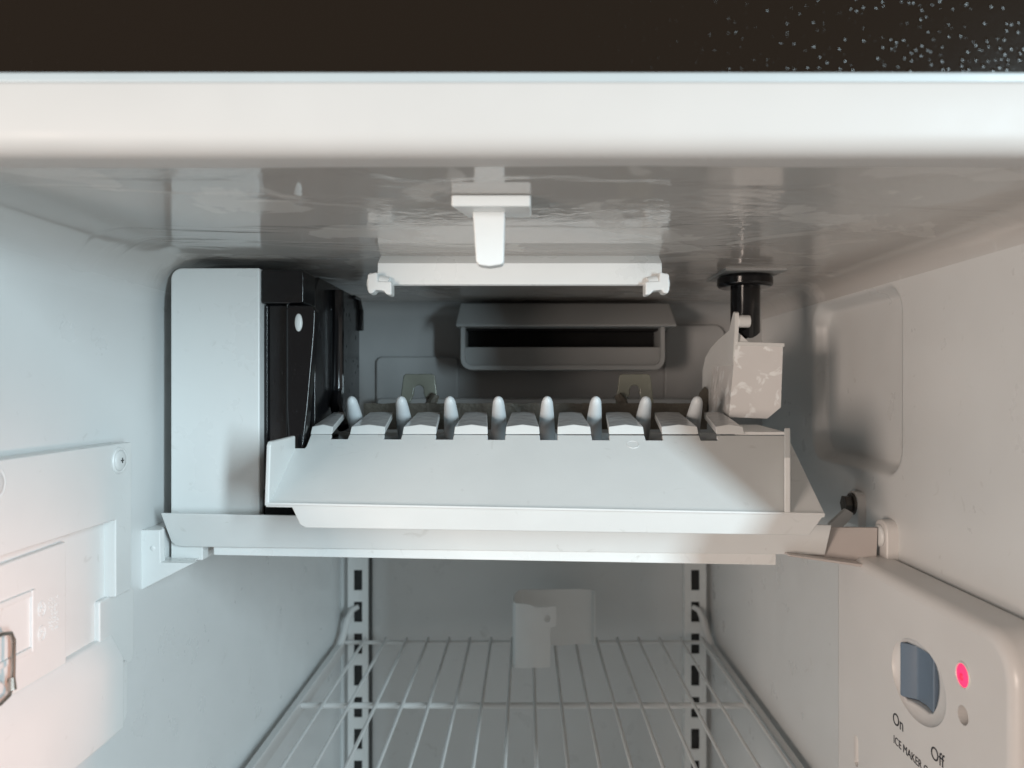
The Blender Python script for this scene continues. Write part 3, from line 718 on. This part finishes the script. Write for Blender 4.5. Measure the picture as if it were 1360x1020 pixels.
sh = thing('lamp_shield', (0, 0.44, ZC), 'white bar with hooked ends fixed across the ceiling', 'bar')
xa, xb = X(505, .442), X(876, .442)
profile = [(0.4415, ZC + 0.0008), (0.4390, 0.0709), (0.4430, 0.0590), (0.4452, 0.0590), (0.4420, 0.0708), (0.4440, ZC + 0.0008)]
profile = [(0.4445, ZC + 0.0008), (0.4345, 0.0704), (0.4335, 0.0583), (0.4360, 0.0577), (0.4370, 0.0700), (0.4470, ZC + 0.0008)]
obj('bar', prism([(xa, y, z) for y, z in profile], (xb - xa, 0, 0)), 'white_clean', sh, bevel=0.0003, angle=20)
def hook(px, sgn):
    dd = 0.428
    h = lambda a, b, y: (X(px + sgn * a, dd), y, Z(b, dd))
    P = [(-16, 364), (-3, 361), (-2, 373), (16, 374), (16, 392), (9, 391), (5, 386), (-6, 385), (-8, 389), (-14, 390), (-16.5, 384)]
    bms = [prism([h(a, b, dd) for a, b in P], (0, 0.010, 0))]
    return join_bm(bms)
for px, s in ((504, 1), (873, -1)):
    hk = obj('hook', hook(px, s), 'bright_white', sh, bevel=0.0009, seg=2)
    sx = X(px, 0.436)
    obj('end_cap', prism([(X(px + s*2, .436), 0.4320, 0.0590), (X(px + s*9, .436), 0.4320, 0.0590), (X(px + s*9, .436), 0.4440, ZC), (X(px + s*1, .436), 0.4440, ZC), (X(px - s*4, .436), 0.4380, 0.0660)], (0, 0.0035, 0)), 'bright_white', sh, bevel=0.0004)
    obj('hook_pin', cyl((X(px - s*14, .433), 0.4330, Z(372, .433)), (X(px + s*12, .433), 0.4330, Z(378, .433)), 0.0042, n=16), 'bright_white', hk)

# ------------------------------------------------------------------ air vent hood on the back wall
vh = thing('air_vent', (0.03, 0.68, 0.05), 'grey hooded air vent with dark opening high on the back wall', 'vent')
obj('hood_flap', hexa([(X(605, .645), .6450, Z(433.5, .645)), (X(899, .645), .6450, Z(433.5, .645)), (X(899, .645), .6450, Z(430.5, .645)), (X(605, .645), .6450, Z(430.5, .645)),
                       (X(608, .670), .6980, Z(433.5, .645)), (X(893, .670), .6980, Z(433.5, .645)), (X(890, .66), .6640, Z(402.5, .664)), (X(611, .66), .6640, Z(402.5, .664))]), 'vent_grey', vh, bevel=0.0010)
x0, x1, z0, z1 = X(612, .655), X(883, .655), Z(491, .655), Z(434, .655)
outer = rrect(x0, x1, z0, z1, 0.009, 6, (1, 1, 0, 0))
innr = rrect(x0 + 0.0035, x1 - 0.0035, z0 + 0.0035, z1 + 0.004, 0.0065, 6, (1, 1, 0, 0))
shl = obj('shell', prism([(x, 0.655, z) for x, z in outer], (0, 0.0448, 0)), 'vent_grey', vh, angle=40)
cut(shl, [prism([(x, 0.654, z) for x, z in innr], (0, 0.042, 0))])
obj('lower_face', prism([(x, 0.6640, z) for x, z in rrect(x0 + 0.003, x1 - 0.003, z0 + 0.003, Z(461, .664), 0.006, 5, (1, 1, 0, 0))], (0, 0.003, 0)), 'vent_grey', vh, bevel=0.0006)
obj('dark_duct', nbox(x0 + 0.0036, x1 - 0.0036, 0.690, 0.6960, z0 + 0.006, z1 - 0.0005), 'cavity', vh)
obj('duct_roof', nbox(x0 + 0.0036, x1 - 0.0036, 0.668, 0.6895, z1 - 0.0022, z1 - 0.0006), 'cavity', vh)
obj('duct_floor', nbox(x0 + 0.0036, x1 - 0.0036, 0.6675, 0.6895, z0 + 0.0040, Z(461, .664) - 0.0006), 'cavity', vh)

# ------------------------------------------------------------------ shelf standards, wire shelf, card
slot_tops = [757 + 42.2 * k for k in range(8)]
def standard(xa, xb, shade_side, label):
    t = thing('shelf_standard', ((xa + xb) / 2, 0.895, -0.45), label, 'shelf rail', 'slotted shelf rails in the rear corners')
    sx0, sx1 = xa + 0.0067 if shade_side > 0 else xa + 0.0085, 0
    sx0 = (xa + xb) / 2 - 0.0048; sx1 = sx0 + 0.0096
    yf = 0.889; bm = bmesh.new()
    box(bm, xa, sx0, yf, yf + 0.0015, -0.60, -0.127); box(bm, sx1, xb, yf, yf + 0.0015, -0.60, -0.127)
    zprev = -0.127
    for s in slot_tops:
        zt, zb2 = Z(s, yf), Z(s + 27, yf)
        box(bm, sx0, sx1, yf, yf + 0.0015, zt, zprev); zprev = zb2
    box(bm, sx0, sx1, yf, yf + 0.0015, -0.60, zprev)
    obj('track', bm, 'white_clean', t, smooth=False)
    obj('flange', nbox(xa + 0.0002, xa + 0.0016, yf + 0.0016, 0.9, -0.60, -0.127), 'white_clean', t)
    obj('flange', nbox(xb - 0.0016, xb - 0.0002, yf + 0.0016, 0.9, -0.60, -0.127), 'white_clean', t)
    for s in slot_tops:
        obj('slot', nbox(sx0 - 0.001, sx1 + 0.001, yf + 0.0030, yf + 0.0042, Z(s + 28, yf), Z(s - 1, yf)), 'slot_dark', t, smooth=False)  # dark sheet behind each opening, stands in for the shade inside
    if shade_side: obj('gap_shade', nbox(xb + 0.0002, xb + 0.0028, 0.8935, 0.8999, -0.60, -0.127), 'gap_shade', t)  # dark strip stands in for the shadow in the groove beside the rail
standard(X(462, .889), X(489, .889), 1, 'white slotted shelf rail in the left rear corner')
standard(X(909, .889), X(938, .889), 0, 'white slotted shelf rail in the right rear corner')

shelf = thing('wire_shelf', (0, 0.65, -0.285), 'white wire shelf below the ice maker', 'shelf')
w0 = None
for k in range(-8, 9):
    x = 0.007 + 0.0238 * k
    if w0 is None:
        pts = [(x, 0.42, -0.292), (x, 0.424, -0.286), (x, 0.43, -0.2845), (x, 0.86, -0.2845), (x, 0.869, -0.283)]
        w0 = obj('wire', tube(pts, 0.00165, 8), 'wire', shelf, angle=80, origin=(x, 0.65, -0.285))
    else: copy_part(w0, shelf, (x, 0, 0))
for yy, zz, rr in ((0.866, -0.2868, 0.0022), (0.698, -0.2885, 0.0027), (0.53, -0.2885, 0.0027), (0.421, -0.2895, 0.0027)):
    obj('cross_rod', tube([(-0.205, yy, zz), (0.205, yy, zz)], rr, 10), 'wire', shelf)
for s in (-1, 1):
    xo = XL + 0.006 if s < 0 else XR - 0.006
    pts = [(xo, 0.42), (xo, 0.862), (xo - s*0.0065, 0.862), (xo - s*0.0065, 0.42)]
    obj('side_rail', prism([(x, y, -0.2845) for x, y in pts], (0, 0, -0.013)), 'wire', shelf, bevel=0.0008)
    # bent hook that climbs into the slot of the standard
    h = [(xo - s*0.003, 0.850, -0.289), (xo - s*0.004, 0.868, -0.280), (xo - s*0.006, 0.878, -0.266), (xo - s*0.010, 0.885, -0.256), (xo - s*0.016, 0.890, -0.2535)]
    bm = tube(h, [0.004, 0.0042, 0.004, 0.0035, 0.003], 10)
    obj('hook', bm, 'wire', shelf)

cd = thing('curled_card', (0.03, 0.80, -0.283), 'curled white plastic card with a small hole standing on the wire shelf', 'card')
path = []
yF, yK = 0.775, 0.838
path += [(0.0292, yF + 0.006), (0.020, yF + 0.003), (0.010, yF + 0.001), (0.002, yF + 0.0005)]
path += [(-0.007, yF + 0.0008), (-0.0115, yF + 0.0025), (-0.0138, yF + 0.0070), (-0.0142, yF + 0.020), (-0.0125, yF + 0.040), (-0.0100, yF + 0.054), (-0.0060, yK - 0.003), (0.0, yK - 0.0005)]
path += [(0.012, yK + 0.001), (0.035, yK + 0.006), (0.055, yK + 0.010), (0.0715, yK + 0.012), (0.0745, yK + 0.006)]
bm = bmesh.new(); acc = 0; cols = []
n = len(path)
for i, (x, y) in enumerate(path):
    f = i / (n - 1)
    zt = -0.2215 + (0.0042 * f if f > 0.2 else 0.0045 * (0.2 - f) * -0.0) - 0.010 * f * f + 0.0035 * (1 if i > 2 else 0)
    zbm = -0.2828
    cols.append((Vector((x, y, zt)), Vector((x, y, zbm))))
va = [(bm.verts.new(a), bm.verts.new(b)) for a, b in cols]
for p, q_ in zip(va, va[1:]): bm.faces.new((p[0], q_[0], q_[1], p[1]))
card = obj('sheet', bm, 'card', cd, angle=60)
sd = card.modifiers.new('thick', 'SOLIDIFY'); sd.thickness = 0.0014; sd.offset = 0
cut(card, [cyl((0.0205, yF - 0.01, -0.2335), (0.0205, yF + 0.02, -0.2335), 0.0034),
           nbox(0.0235, 0.035, yF - 0.01, yF + 0.02, -0.30, -0.2425)])
card.parent = cd

# ------------------------------------------------------------------ melt-water drops
def drops(name, label, spots):
    bms = []
    for p, nrm_, r, el in spots:
        bm = bmesh.new(); bmesh.ops.create_icosphere(bm, subdivisions=2, radius=1.0)
        bmesh.ops.scale(bm, verts=bm.verts, vec=(r, r * el, r * 0.28))
        q = Vector(nrm_).to_track_quat('Z', 'Y').to_matrix()
        for v in bm.verts: v.co = q @ v.co + Vector(p)
        bms.append(bm)
    o = obj(name, join_bm(bms), 'water', None, angle=80); o['kind'] = 'stuff'; o['label'] = label; o['category'] = 'water'
rnd = random.Random(3)
sp = []
for i in range(60):
    sp.append(((-0.1312, rnd.uniform(0.485, 0.60), rnd.uniform(-0.02, 0.064)), (1, 0, 0), rnd.uniform(.0004, .0011), rnd.uniform(1.0, 2.0)))
for i in range(46):
    sp.append(((rnd.uniform(-0.1530, -0.1435), 0.4580, rnd.uniform(-0.055, 0.040)), (0, -1, 0), rnd.uniform(.0003, .0007), rnd.uniform(1, 1.6)))
for i in range(26):
    sp.append(((rnd.uniform(-0.1385, -0.129), 0.4485, rnd.uniform(-0.035, 0.028)), (0, -1, 0), rnd.uniform(.0002, .0006), 1.2))
drops('water_drops', 'small drops of melt water beaded on the black gearbox housing', sp)
